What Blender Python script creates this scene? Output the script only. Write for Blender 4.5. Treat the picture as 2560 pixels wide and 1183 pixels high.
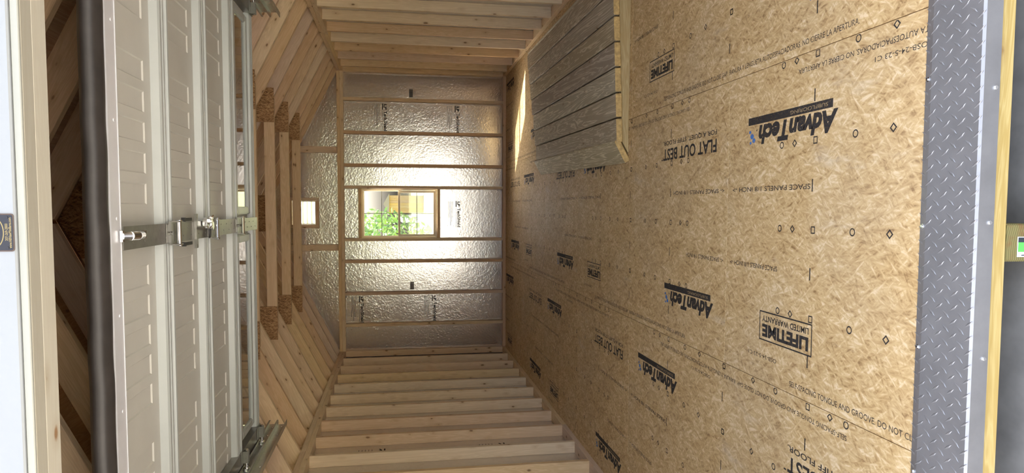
import bpy, bmesh, math, random
from mathutils import Vector, Matrix

# ---------------------------------------------------------------- scene, camera, sky, sun, exposure
for o in list(bpy.data.objects): bpy.data.objects.remove(o, do_unlink=True)
S = bpy.context.scene
COL = S.collection
IN = 0.0254                      # every measure below is in inches: X right, Y into the shed, Z up, floor at 0
random.seed(7)
PI = math.pi

cd = bpy.data.cameras.new('camera'); cam = bpy.data.objects.new('camera', cd); COL.objects.link(cam); S.camera = cam
cd.sensor_fit = 'HORIZONTAL'; cd.sensor_width = 36.0; cd.lens = 1698.572 / 2560 * 36.0
cd.shift_x = 9.041 / 2560; cd.shift_y = 28.474 / 2560
cd.clip_start = 0.02; cd.clip_end = 400
RIGHT = Vector((0.002507, -0.162143, -0.986764)); UP = Vector((0.998229, 0.059054, -0.007168)); BACK = Vector((0.059434, -0.984999, 0.162004))
M = Matrix.Identity(4)
for r in range(3): M[r][0], M[r][1], M[r][2] = RIGHT[r], UP[r], BACK[r]
M[0][3], M[1][3], M[2][3] = 2.849 * IN, -59.240 * IN, 55.055 * IN
cam.matrix_world = M             # the phone was held level, the picture is stored lying on its side

SUN_DIR = Vector((0.76, -0.79, -1.0)).normalized()       # comes from behind the shed, from the left
world = bpy.data.worlds.new('world'); S.world = world; world.use_nodes = True
wn = world.node_tree; bg = wn.nodes['Background']
sky = wn.nodes.new('ShaderNodeTexSky'); sky.sky_type = 'NISHITA'; sky.sun_disc = False
sky.sun_elevation = math.asin(-SUN_DIR.z); sky.sun_rotation = math.atan2(-SUN_DIR.x, -SUN_DIR.y)
sky.air_density = 1.0; sky.dust_density = 9.0; sky.ozone_density = 1.0
hsv = wn.nodes.new('ShaderNodeHueSaturation'); hsv.inputs['Saturation'].default_value = 0.55   # takes some of the blue out of the sky light
wn.links.new(sky.outputs[0], hsv.inputs['Color']); wn.links.new(hsv.outputs[0], bg.inputs[0]); bg.inputs[1].default_value = 0.42
sd = bpy.data.lights.new('sun', 'SUN'); sd.energy = 7.5; sd.angle = 0.009; sd.color = (1.0, 0.93, 0.80)
sun = bpy.data.objects.new('sun', sd); COL.objects.link(sun); sun.rotation_euler = SUN_DIR.to_track_quat('-Z', 'Y').to_euler()
sun.location = (-6, 12, 9)
S.view_settings.view_transform = 'Standard'; S.view_settings.look = 'None'; S.view_settings.gamma = 1.0
S.view_settings.use_curve_mapping = False
S.view_settings.exposure = 2.1
S.cycles.max_bounces = 16; S.cycles.diffuse_bounces = 9; S.cycles.glossy_bounces = 8

# ---------------------------------------------------------------- node helpers and materials
def new_mat(name):
    m = bpy.data.materials.new(name); m.use_nodes = True
    return m, m.node_tree, m.node_tree.nodes['Principled BSDF']
class G:
    def __init__(s, nt): s.nt = nt
    def n(s, t, **kw):
        x = s.nt.nodes.new(t)
        for k, v in kw.items(): setattr(x, k, v)
        return x
    def l(s, a, b): s.nt.links.new(a, b)
    def val(s, inp, v):
        if hasattr(v, 'default_value') or hasattr(v, 'is_linked'): s.l(v, inp)
        else: inp.default_value = v
    def math(s, op, a, b=None, c=None):
        x = s.n('ShaderNodeMath', operation=op); s.val(x.inputs[0], a)
        if b is not None: s.val(x.inputs[1], b)
        if c is not None: s.val(x.inputs[2], c)
        return x.outputs[0]
    def vmath(s, op, a, b=None):
        x = s.n('ShaderNodeVectorMath', operation=op); s.val(x.inputs[0], a)
        if b is not None: s.val(x.inputs[1], b)
        return x.outputs[0]
    def noise(s, vec, scale, detail=3, rough=0.5, dist=0.0):
        x = s.n('ShaderNodeTexNoise'); s.l(vec, x.inputs['Vector']); x.inputs['Scale'].default_value = scale
        x.inputs['Detail'].default_value = detail; x.inputs['Roughness'].default_value = rough; x.inputs['Distortion'].default_value = dist
        return x.outputs['Fac']
    def voro(s, vec, scale, feature='F1', rnd=1.0):
        x = s.n('ShaderNodeTexVoronoi', feature=feature); s.l(vec, x.inputs['Vector']); x.inputs['Scale'].default_value = scale
        x.inputs['Randomness'].default_value = rnd
        return x
    def ramp(s, fac, stops, interp='LINEAR'):
        x = s.n('ShaderNodeValToRGB'); s.l(fac, x.inputs[0]); x.color_ramp.interpolation = interp
        e = x.color_ramp.elements
        while len(e) < len(stops): e.new(0.5)
        for i, (p, c) in enumerate(stops):
            e[i].position = p; e[i].color = (c[0], c[1], c[2], 1) if len(c) == 3 else c
        return x.outputs[0]
    def mix(s, fac, a, b, blend='MIX'):
        x = s.n('ShaderNodeMix', data_type='RGBA', blend_type=blend)
        s.val(x.inputs[0], fac)
        for i, v in ((6, a), (7, b)):
            if isinstance(v, tuple): x.inputs[i].default_value = (*v, 1) if len(v) == 3 else v
            else: s.l(v, x.inputs[i])
        return x.outputs[2]
    def bump(s, h, strength, dist=0.01):
        x = s.n('ShaderNodeBump'); s.l(h, x.inputs['Height']); x.inputs['Strength'].default_value = strength; x.inputs['Distance'].default_value = dist
        return x.outputs[0]
    def coords(s, rand=True):
        tc = s.n('ShaderNodeTexCoord'); v = tc.outputs['Object']
        if rand:
            oi = s.n('ShaderNodeObjectInfo'); c = s.n('ShaderNodeCombineXYZ')
            for i, k in enumerate((17.3, 41.7, 29.1)): s.l(s.math('MULTIPLY', oi.outputs['Random'], k), c.inputs[i])
            v = s.vmath('ADD', v, c.outputs[0])
        return v
    def scaled(s, v, sc):
        return s.vmath('MULTIPLY', v, sc)
    def rand(s): return s.n('ShaderNodeObjectInfo').outputs['Random']

def wood(name, axis, light, dark, knot=(0.17, 0.085, 0.035), knots=1.0, rings=0.35, rough=0.62, vary=0.16, ringscale=1.0, spec=0.3):
    """sawn softwood; the grain runs along the object's own axis 0, 1 or 2"""
    m, nt, b = new_mat(name); g = G(nt); v = g.coords()
    sc = [9.0, 9.0, 9.0]; sc[axis] = 0.55
    warp = g.noise(v, 2.2, 2)
    wv = g.vmath('ADD', v, g.scaled(g.n('ShaderNodeTexNoise').outputs['Color'], (0, 0, 0)))
    st = g.scaled(wv, tuple(sc))
    big = g.noise(st, 1.6 * ringscale, 4, 0.55, 1.1)
    band = g.math('ABSOLUTE', g.math('SINE', g.math('MULTIPLY', big, 34.0)))
    sc2 = [150.0, 150.0, 150.0]; sc2[axis] = 5.0
    fine = g.noise(g.scaled(v, tuple(sc2)), 1.0, 3, 0.6)
    f = g.math('ADD', g.math('MULTIPLY', band, rings), g.math('MULTIPLY', fine, 0.45))
    f = g.math('ADD', f, g.math('MULTIPLY', g.noise(g.scaled(v, tuple([x * 0.4 for x in sc])), 1.0, 2), 0.35))
    col = g.ramp(f, [(0.25, light), (0.95, dark)])
    hs = g.n('ShaderNodeHueSaturation'); g.l(col, hs.inputs['Color'])
    r = g.rand(); g.l(g.math('MULTIPLY_ADD', r, vary, 1.0 - vary / 2), hs.inputs['Value'])
    g.l(g.math('MULTIPLY_ADD', r, 0.02, 0.49), hs.inputs['Hue'])
    g.l(g.math('MULTIPLY_ADD', g.math('FRACT', g.math('MULTIPLY', r, 7.3)), 0.3, 0.85), hs.inputs['Saturation'])
    col = hs.outputs[0]
    if knots > 0:
        ks = [17.0, 17.0, 17.0]; ks[axis] = 8.0
        kv = g.scaled(v, tuple(ks)); vo = g.voro(kv, 1.0)
        kn = g.math('ADD', vo.outputs['Distance'], g.math('MULTIPLY', g.noise(v, 60, 2), 0.06))
        sep = g.n('ShaderNodeSeparateColor'); g.l(vo.outputs['Color'], sep.inputs[0])
        keep = g.math('GREATER_THAN', sep.outputs[0], 1.0 - 0.62 * knots)
        rad = g.math('MULTIPLY_ADD', sep.outputs[1], 0.13, 0.10)
        k = g.math('MULTIPLY', g.math('SUBTRACT', 1.0, g.math('SMOOTHSTEP' if False else 'MINIMUM', g.math('DIVIDE', kn, rad), 1.0)), keep)
        k = g.math('MINIMUM', g.math('MULTIPLY', k, 2.6), 1.0)
        halo = g.math('MULTIPLY', g.math('SUBTRACT', 1.0, g.math('MINIMUM', g.math('DIVIDE', kn, 0.42), 1.0)), keep)
        col = g.mix(g.math('MULTIPLY', halo, 0.55), col, (dark[0] * 0.75, dark[1] * 0.65, dark[2] * 0.55))
        col = g.mix(g.math('MULTIPLY', k, 0.85), col, knot)
    g.l(col, b.inputs['Base Color']); b.inputs['Roughness'].default_value = rough; b.inputs['Specular IOR Level'].default_value = spec
    g.l(g.bump(f, 0.12, 0.002), b.inputs['Normal'])
    return m
PL, PD = (0.73, 0.56, 0.38), (0.57, 0.405, 0.245)
PINE = [wood('pine_%s' % 'xyz'[a], a, PL, PD) for a in range(3)]
PTG = wood('treated_deck', 0, (0.72, 0.63, 0.46), (0.38, 0.305, 0.20), knots=0.35, rings=0.9, vary=0.22, ringscale=0.75)
PTY = [wood('treated_yellow_%s' % 'xyz'[a], a, (0.52, 0.395, 0.21), (0.40, 0.275, 0.125), knots=0.3, rings=0.5, vary=0.1) for a in range(3)]

def osb(name, cols, scale=1.0, dirt=0.0, spread=1.0, upright=False):
    """pressed wood strands lying every way"""
    m, nt, b = new_mat(name); g = G(nt); v = g.coords(False)
    if upright:
        sx = g.n('ShaderNodeSeparateXYZ'); g.l(v, sx.inputs[0]); cx = g.n('ShaderNodeCombineXYZ'); g.l(sx.outputs[0], cx.inputs[0]); g.l(sx.outputs[2], cx.inputs[1]); g.l(sx.outputs[1], cx.inputs[2]); v = cx.outputs[0]
    # overlapping strands: long thin streaks in many directions, the brightest and the darkest on top
    tops, lows = None, None
    for i, (deg, ln, wd) in enumerate(((84, 11, 62), (66, 13, 78), (106, 12, 70), (45, 17, 85), (135, 16, 85), (95, 10, 58), (74, 13, 72), (118, 14, 75), (28, 18, 90))):
        vr = g.n('ShaderNodeVectorRotate', rotation_type='Z_AXIS'); g.l(v, vr.inputs['Vector']); vr.inputs['Angle'].default_value = math.radians(-deg)
        sn = g.noise(g.vmath('ADD', g.scaled(vr.outputs[0], (ln * scale, wd * scale, 20 * scale)), (7.7 * i, 3.3 * i, 1.9 * i)), 1.0, 2.5, 0.5)
        if i < 5: tops = sn if tops is None else g.math('MAXIMUM', tops, sn)
        else: lows = sn if lows is None else g.math('MINIMUM', lows, sn)
    acc = g.math('ADD', g.math('MULTIPLY', tops, 0.55), g.math('MULTIPLY', lows, 0.45))
    acc = g.math('ADD', acc, g.math('MULTIPLY', g.math('SUBTRACT', g.noise(v, 3.5, 4, 0.6), 0.5), 0.16))
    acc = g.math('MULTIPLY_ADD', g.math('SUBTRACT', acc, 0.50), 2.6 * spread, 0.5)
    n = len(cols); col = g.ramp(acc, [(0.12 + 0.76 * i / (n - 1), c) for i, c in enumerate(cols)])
    dots = g.voro(v, 30 * scale); dk = g.math('LESS_THAN', dots.outputs['Distance'], 0.10)
    sp = g.n('ShaderNodeSeparateColor'); g.l(dots.outputs['Color'], sp.inputs[0])
    dk = g.math('MULTIPLY', dk, g.math('GREATER_THAN', sp.outputs[2], 0.90))
    col = g.mix(g.math('MULTIPLY', dk, 0.75), col, (0.07, 0.035, 0.015))
    if dirt:
        d = g.math('MULTIPLY', g.math('MAXIMUM', g.math('SUBTRACT', g.noise(v, 1.3, 4, 0.6), 0.47), 0.0), dirt * 5)
        col = g.mix(g.math('MINIMUM', d, 0.5), col, (0.30, 0.26, 0.21))
        w = g.math('MULTIPLY', g.math('MAXIMUM', g.math('SUBTRACT', g.noise(g.scaled(v, (3, 1, 1)), 2.1, 5, 0.65), 0.60), 0.0), 2.5)
        col = g.mix(g.math('MINIMUM', w, 0.35), col, (0.62, 0.54, 0.42))
    g.l(col, b.inputs['Base Color']); b.inputs['Roughness'].default_value = 0.6; b.inputs['Specular IOR Level'].default_value = 0.35
    g.l(g.bump(acc, 0.15, 0.002), b.inputs['Normal'])
    return m
OSBF = osb('floor_strand_board', [(0.26, 0.145, 0.055), (0.465, 0.30, 0.13), (0.58, 0.40, 0.19), (0.73, 0.555, 0.335)], 1.0, 0.18, 1.3)
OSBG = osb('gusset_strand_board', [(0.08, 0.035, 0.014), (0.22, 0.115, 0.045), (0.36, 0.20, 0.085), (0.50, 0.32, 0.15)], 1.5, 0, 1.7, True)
PLY = wood('roof_plywood', 1, (0.50, 0.34, 0.19), (0.38, 0.23, 0.11), knots=0.3, rings=0.5)

def plain(name, col, rough=0.5, metal=0.0, spec=0.5, bumpy=0.0, bscale=200, var=0.0, vscale=8):
    m, nt, b = new_mat(name); g = G(nt); v = g.coords()
    n = g.noise(v, vscale, 4, 0.6)
    k = 1 - var
    g.l(g.ramp(n, [(0.3, tuple(c * k for c in col)), (0.7, tuple(min(1, c * (2 - k)) for c in col))]), b.inputs['Base Color'])
    b.inputs['Roughness'].default_value = rough; b.inputs['Metallic'].default_value = metal; b.inputs['Specular IOR Level'].default_value = spec
    if bumpy: g.l(g.bump(g.noise(v, bscale, 3), bumpy, 0.002), b.inputs['Normal'])
    return m
def foil(name, rough, col, strength):
    m, nt, b = new_mat(name); g = G(nt); v = g.coords(False)
    vo = g.voro(v, 40, 'F1')
    h = g.math('ADD', g.noise(v, 38, 4, 0.55, 0.9), g.math('MULTIPLY', vo.outputs['Distance'], 0.45))
    h = g.math('ADD', h, g.math('MULTIPLY', g.noise(v, 9, 2), 0.6))
    h = g.math('MULTIPLY', h, g.math('MULTIPLY_ADD', g.noise(v, 2.6, 3), 1.6, 0.15))
    g.l(g.bump(h, strength, 0.006), b.inputs['Normal'])
    n = g.noise(v, 30, 4, 0.6)
    g.l(g.ramp(n, [(0.3, tuple(c * 0.92 for c in col)), (0.7, col)]), b.inputs['Base Color'])
    b.inputs['Metallic'].default_value = 1.0; b.inputs['Roughness'].default_value = rough
    return m
FOIL = foil('foil_facing', 0.19, (0.82, 0.80, 0.79), 0.20)
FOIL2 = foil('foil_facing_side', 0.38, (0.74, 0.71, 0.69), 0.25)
def ink_mat(name, col, wear=0.5):
    m, nt, b = new_mat(name); g = G(nt); v = g.coords(False)
    f = g.ramp(g.noise(g.scaled(v, (1, 1, 1)), 160, 4, 0.7), [(0.30, (1 - wear,) * 3), (0.55, (0.97,) * 3)])
    tr = g.n('ShaderNodeBsdfTransparent'); mx = g.n('ShaderNodeMixShader')
    b.inputs['Base Color'].default_value = (*col, 1); b.inputs['Roughness'].default_value = 0.75
    g.l(f, mx.inputs[0]); g.l(tr.outputs[0], mx.inputs[1]); g.l(b.outputs[0], mx.inputs[2])
    g.l(mx.outputs[0], nt.nodes['Material Output'].inputs[0])
    return m
INK = ink_mat('black_print', (0.022, 0.018, 0.017), 0.35)
INKF = ink_mat('faint_black_print', (0.04, 0.032, 0.028), 0.75)
INKT = ink_mat('tan_knocked_out_print', (0.42, 0.29, 0.14), 0.7)
BLUE = ink_mat('blue_print', (0.05, 0.17, 0.45), 0.75)
INKG = ink_mat('grey_print', (0.16, 0.15, 0.14), 0.6)
STEEL = plain('almond_painted_steel', (0.47, 0.46, 0.42), 0.42, 0, 0.5, 0.10, 700, 0.03)
RAIL = plain('white_painted_rail', (0.375, 0.395, 0.385), 0.35, 0, 0.5, 0.0, 200, 0.03)
ALU = plain('aluminium', (0.60, 0.60, 0.63), 0.4, 0.25, 0.5, 0.05, 60, 0.06)
GALV = plain('galvanised_steel', (0.50, 0.50, 0.485), 0.34, 1.0, 0.5, 0.05, 80, 0.10, 30)
GALVD = plain('dull_galvanised_steel', (0.27, 0.265, 0.245), 0.36, 0.85, 0.5, 0.05, 80, 0.10, 30)
CHROME = plain('bright_zinc', (0.82, 0.83, 0.85), 0.12, 1.0, 0.5, 0, 80, 0.04)
RUBBER = plain('black_rubber', (0.030, 0.026, 0.025), 0.48, 0, 0.5, 0.05, 40, 0.25, 12)
BLACK = plain('black_plastic', (0.015, 0.015, 0.015), 0.5)
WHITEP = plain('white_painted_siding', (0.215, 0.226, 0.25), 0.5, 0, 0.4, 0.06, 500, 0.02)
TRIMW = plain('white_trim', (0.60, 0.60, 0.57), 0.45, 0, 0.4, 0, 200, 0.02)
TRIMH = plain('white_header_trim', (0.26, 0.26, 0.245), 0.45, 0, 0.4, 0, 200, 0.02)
VINYL = plain('almond_window_vinyl', (0.70, 0.62, 0.48), 0.4, 0, 0.5, 0, 200, 0.02)
MUNT = plain('bronze_window_bar', (0.16, 0.16, 0.13), 0.5)
TREAD = plain('tread_plate_metal', (0.31, 0.305, 0.31), 0.40, 0.65, 0.5, 0.03, 300, 0.10, 10)
BRIGHT = plain('worn_tread_metal', (0.80, 0.80, 0.82), 0.25, 1.0, 0.5, 0, 300, 0.05)
DARKW = plain('dark_floor_frame', (0.05, 0.04, 0.03), 0.9, 0, 0.2, 0, 200, 0.2)
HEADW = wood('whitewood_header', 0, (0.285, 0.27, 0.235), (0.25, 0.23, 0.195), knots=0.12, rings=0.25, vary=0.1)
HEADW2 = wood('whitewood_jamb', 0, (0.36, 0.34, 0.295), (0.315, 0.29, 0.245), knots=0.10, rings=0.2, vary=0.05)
def glass_mat(name, tint, gl=0.08):
    m, nt, b = new_mat(name); g = G(nt)
    lw = g.n('ShaderNodeLayerWeight'); lw.inputs['Blend'].default_value = 0.5
    fr = g.n('ShaderNodeMath', operation='MULTIPLY_ADD'); g.l(g.math('POWER', lw.outputs['Facing'], 4.0), fr.inputs[0]); fr.inputs[1].default_value = 0.93; fr.inputs[2].default_value = 0.07
    tr = g.n('ShaderNodeBsdfTransparent'); tr.inputs[0].default_value = (*tint, 1)
    gs = g.n('ShaderNodeBsdfGlossy'); gs.inputs['Roughness'].default_value = 0.02
    mx = g.n('ShaderNodeMixShader'); g.l(fr.outputs[0], mx.inputs[0]); g.l(tr.outputs[0], mx.inputs[1]); g.l(gs.outputs[0], mx.inputs[2])
    g.l(mx.outputs[0], nt.nodes['Material Output'].inputs[0]); nt.nodes.remove(b)
    return m
GLASS = glass_mat('window_glass', (0.93, 0.95, 0.94))
def screen_mat():
    m, nt, b = new_mat('insect_screen'); g = G(nt); b.inputs['Base Color'].default_value = (0.30, 0.31, 0.31, 1); b.inputs['Roughness'].default_value = 0.7
    v = g.coords(False); w = g.noise(v, 300, 2)
    f = g.ramp(w, [(0.3, (0.14,) * 3), (0.7, (0.24,) * 3)])
    tr = g.n('ShaderNodeBsdfTransparent'); mx = g.n('ShaderNodeMixShader')
    g.l(f, mx.inputs[0]); g.l(tr.outputs[0], mx.inputs[1]); g.l(b.outputs[0], mx.inputs[2]); g.l(mx.outputs[0], nt.nodes['Material Output'].inputs[0])
    return m
SCREEN = screen_mat()
def thin_white():
    m, nt, b = new_mat('translucent_white_plastic'); g = G(nt); b.inputs['Base Color'].default_value = (0.8, 0.8, 0.76, 1)
    t = g.n('ShaderNodeBsdfTranslucent'); t.inputs[0].default_value = (0.8, 0.78, 0.68, 1); mx = g.n('ShaderNodeMixShader'); mx.inputs[0].default_value = 0.5
    g.l(b.outputs[0], mx.inputs[1]); g.l(t.outputs[0], mx.inputs[2]); g.l(mx.outputs[0], nt.nodes['Material Output'].inputs[0])
    return m
LOUV = thin_white()
def ends_of(me, mat):
    me = me.copy(); me.materials.append(mat); mx = max(v.co.x for v in me.vertices)
    for p in me.polygons:
        if abs(p.normal.x) > 0.6: p.material_index = 1
    return me
def end_grain():
    m, nt, b = new_mat('treated_end_grain'); g = G(nt); v = g.coords(False)
    off = g.vmath('ADD', v, (0.03, 0.0, 0.06))
    d = g.n('ShaderNodeVectorMath', operation='LENGTH'); g.l(g.scaled(off, (1, 0, 1.2)), d.inputs[0])
    r = g.math('ADD', g.math('MULTIPLY', d.outputs['Value'], 900), g.math('MULTIPLY', g.noise(v, 40, 3), 3))
    f = g.math('MULTIPLY_ADD', g.math('SINE', r), 0.5, 0.5)
    col = g.ramp(f, [(0.1, (0.24, 0.20, 0.07)), (0.9, (0.14, 0.12, 0.04))])
    st = g.math('MULTIPLY', g.math('MAXIMUM', g.math('SUBTRACT', g.noise(v, 28, 3), 0.52), 0), 4)
    col = g.mix(g.math('MINIMUM', st, 0.7), col, (0.20, 0.09, 0.03))
    g.l(col, b.inputs['Base Color']); b.inputs['Roughness'].default_value = 0.7
    return m
ENDG = end_grain(); GOLDEND = plain('golden_board_end', (0.50, 0.33, 0.13), 0.7, 0, 0.2, 0.2, 90, 0.3, 40)

# ---------------------------------------------------------------- mesh helpers
def link(name, me, parent=None, loc=(0, 0, 0), rot=None):
    o = bpy.data.objects.new(name, me); COL.objects.link(o)
    o.location = Vector(loc) * IN
    if rot is not None: o.rotation_euler = rot
    if parent is not None: o.parent = parent
    return o
def tag(o, label, cat, group=None, kind=None):
    o['label'] = label; o['category'] = cat
    if group: o['group'] = group
    if kind: o['kind'] = kind
    return o
def empty(name, loc=(0, 0, 0), rz=0.0):
    o = bpy.data.objects.new(name, None); COL.objects.link(o); o.location = Vector(loc) * IN; o.rotation_euler = (0, 0, rz); o.empty_display_size = 0.1
    return o
def bm_mesh(bm, mats, name='mesh', smooth=False):
    me = bpy.data.meshes.new(name); bmesh.ops.recalc_face_normals(bm, faces=bm.faces); bm.to_mesh(me); bm.free()
    for m in (mats if isinstance(mats, (list, tuple)) else [mats]): me.materials.append(m)
    if smooth:
        for p in me.polygons: p.use_smooth = True
    return me
def add_box(bm, x0, x1, y0, y1, z0, z1, mi=0):
    vs = [bm.verts.new((x * IN, y * IN, z * IN)) for x in (x0, x1) for y in (y0, y1) for z in (z0, z1)]
    for f in ((0, 1, 3, 2), (4, 6, 7, 5), (0, 4, 5, 1), (2, 3, 7, 6), (0, 2, 6, 4), (1, 5, 7, 3)):
        bm.faces.new([vs[i] for i in f]).material_index = mi
_cache = {}
def box_mesh(dx, dy, dz, mat, bev):
    key = (round(dx, 3), round(dy, 3), round(dz, 3), mat.name, bev)
    if key not in _cache:
        bm = bmesh.new(); add_box(bm, -dx / 2, dx / 2, -dy / 2, dy / 2, -dz / 2, dz / 2)
        if bev: bmesh.ops.bevel(bm, geom=list(bm.edges), offset=bev * IN, segments=1, affect='EDGES')
        _cache[key] = bm_mesh(bm, mat, 'board')
    return _cache[key]
def board(name, parent, x0, x1, y0, y1, z0, z1, mat, bev=0.07, rot=None):
    """a piece of lumber or plate as its own object, origin at its middle, in the parent's frame"""
    return link(name, box_mesh(x1 - x0, y1 - y0, z1 - z0, mat, bev), parent, ((x0 + x1) / 2, (y0 + y1) / 2, (z0 + z1) / 2), rot)
def boxes(name, parent, lst, mat, loc=(0, 0, 0)):
    bm = bmesh.new()
    for b in lst: add_box(bm, *b)
    return link(name, bm_mesh(bm, mat, name), parent, loc)
def prism_mesh(poly, lo, hi, plane, mats, off=(0, 0, 0), bev=0):
    """polygon in 'xz', 'xy' or 'yz' pushed from lo to hi along the third axis"""
    bm = bmesh.new(); ox = Vector(off)
    def P(a, b, c): return (Vector({'xz': (a, c, b), 'xy': (a, b, c), 'yz': (c, a, b)}[plane]) - ox) * IN
    A = [bm.verts.new(P(a, b, lo)) for a, b in poly]; B = [bm.verts.new(P(a, b, hi)) for a, b in poly]; n = len(poly)
    bm.faces.new(A); bm.faces.new(B[::-1])
    for i in range(n): bm.faces.new((A[i], A[(i + 1) % n], B[(i + 1) % n], B[i]))
    if bev:
        bmesh.ops.recalc_face_normals(bm, faces=bm.faces)
        bmesh.ops.bevel(bm, geom=list(bm.edges), offset=bev * IN, segments=1, affect='EDGES')
    return bm_mesh(bm, mats, 'prism')
def prism(name, parent, poly, lo, hi, plane, mat, bev=0):
    c = (sum(p[0] for p in poly) / len(poly), sum(p[1] for p in poly) / len(poly)); m = (lo + hi) / 2
    off = {'xz': (c[0], m, c[1]), 'xy': (c[0], c[1], m), 'yz': (m, c[0], c[1])}[plane]
    return link(name, prism_mesh(poly, lo, hi, plane, mat, off, bev), parent, off)
def add_cyl(bm, p0, p1, r, seg=16, r1=None, mi=0, caps=True):
    p0, p1 = Vector(p0) * IN, Vector(p1) * IN; d = (p1 - p0).normalized()
    a = d.orthogonal().normalized(); b = d.cross(a); r1 = r if r1 is None else r1
    A = [bm.verts.new(p0 + (a * math.cos(t) + b * math.sin(t)) * r * IN) for t in [2 * PI * i / seg for i in range(seg)]]
    B = [bm.verts.new(p1 + (a * math.cos(t) + b * math.sin(t)) * r1 * IN) for t in [2 * PI * i / seg for i in range(seg)]]
    for i in range(seg): bm.faces.new((A[i], A[(i + 1) % seg], B[(i + 1) % seg], B[i])).material_index = mi
    if caps: bm.faces.new(A[::-1]).material_index = mi; bm.faces.new(B).material_index = mi
def cyl(name, parent, p0, p1, r, mat, seg=16, r1=None):
    bm = bmesh.new(); add_cyl(bm, p0, p1, r, seg, r1)
    me = bm_mesh(bm, mat, name)
    for p in me.polygons: p.use_smooth = len(p.vertices) == 4
    return link(name, me, parent)
_txt = {}
def text_mesh(body, w, h, bold=0.0, shear=0.0):
    """lettering as flat mesh, fitted to w x h inches, lower left corner at the origin"""
    key = (body, bold, shear)
    if key not in _txt:
        cu = bpy.data.curves.new('lettering', 'FONT'); cu.body = body; cu.offset = bold; cu.shear = shear; cu.resolution_u = 3
        ob = bpy.data.objects.new('lettering', cu); COL.objects.link(ob)
        bpy.context.view_layer.update()
        me = bpy.data.meshes.new_from_object(ob.evaluated_get(bpy.context.evaluated_depsgraph_get()))
        bpy.data.objects.remove(ob); bpy.data.curves.remove(cu)
        vs = [v.co.copy() for v in me.vertices]; fs = [tuple(p.vertices) for p in me.polygons]; bpy.data.meshes.remove(me)
        x0 = min(v.x for v in vs); x1 = max(v.x for v in vs); y0 = min(v.y for v in vs); y1 = max(v.y for v in vs)
        _txt[key] = ([((v.x - x0) / (x1 - x0), (v.y - y0) / (y1 - y0)) for v in vs], fs)
    vs, fs = _txt[key]
    return [(a * w, b * h) for a, b in vs], fs
class Print:
    """flat ink laid out in its own u (reading direction), v (up) inches"""
    def __init__(s): s.v = []; s.f = []; s.m = []
    def poly(s, pts, mi=0):
        n = len(s.v); s.v += [(a, b, mi) for a, b in pts]; s.f.append(tuple(range(n, n + len(pts)))); s.m.append(mi)
    def rect(s, u0, u1, v0, v1, mi=0): s.poly([(u0, v0), (u1, v0), (u1, v1), (u0, v1)], mi)
    def frame(s, u0, u1, v0, v1, t, mi=0):
        s.rect(u0, u1, v0, v0 + t, mi); s.rect(u0, u1, v1 - t, v1, mi); s.rect(u0, u0 + t, v0 + t, v1 - t, mi); s.rect(u1 - t, u1, v0 + t, v1 - t, mi)
    def ring(s, cu, cv, ru, rv, t, seg, rot=0.0, mi=0):
        for i in range(seg):
            a, b = rot + 2 * PI * i / seg, rot + 2 * PI * (i + 1) / seg
            s.poly([(cu + ru * math.cos(a), cv + rv * math.sin(a)), (cu + ru * math.cos(b), cv + rv * math.sin(b)),
                    (cu + (ru - t) * math.cos(b), cv + (rv - t) * math.sin(b)), (cu + (ru - t) * math.cos(a), cv + (rv - t) * math.sin(a))], mi)
    def text(s, body, u, v, w, h, bold=0.0, shear=0.0, mi=0):
        vs, fs = text_mesh(body, w, h, bold, shear); n = len(s.v)
        s.v += [(u + a, v + b, mi) for a, b in vs]; s.f += [tuple(i + n for i in f) for f in fs]; s.m += [mi] * len(fs)
    def mesh(s, fn, mats, clip=None):
        """fn(u, v, layer) -> inches; clip = list of (point, normal) keeps the side against the normal"""
        bm = bmesh.new(); V = [bm.verts.new(Vector(fn(a, b, l)) * IN) for a, b, l in s.v]
        for f, mi in zip(s.f, s.m):
            try: bm.faces.new([V[i] for i in f]).material_index = mi
            except ValueError: pass
        for co, no in (clip or []):
            bmesh.ops.bisect_plane(bm, geom=list(bm.verts) + list(bm.edges) + list(bm.faces), plane_co=Vector(co) * IN, plane_no=Vector(no), clear_outer=True)
        if not bm.faces: bm.free(); return None
        me = bpy.data.meshes.new('print'); bm.to_mesh(me); bm.free()
        for m in mats: me.materials.append(m)
        return me

HW, YB, YS = 69.0, 284.0, 287.5        # half width between wall studs, back studs, back sheathing
ZP, ZT = 80.45, 83.5                   # under side and top of the double top plate
SL = 0.505                             # roof slope
XS = 72.5                              # side sheathing
def zroof(x): return ZT + (HW - abs(x)) * SL
FY0, FY1 = -2.0, 1.75                  # front wall, outside and inside face
ZH = 82.85                             # under side of the door header
DX0, DX1 = -56.0, 53.8                 # door opening

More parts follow.
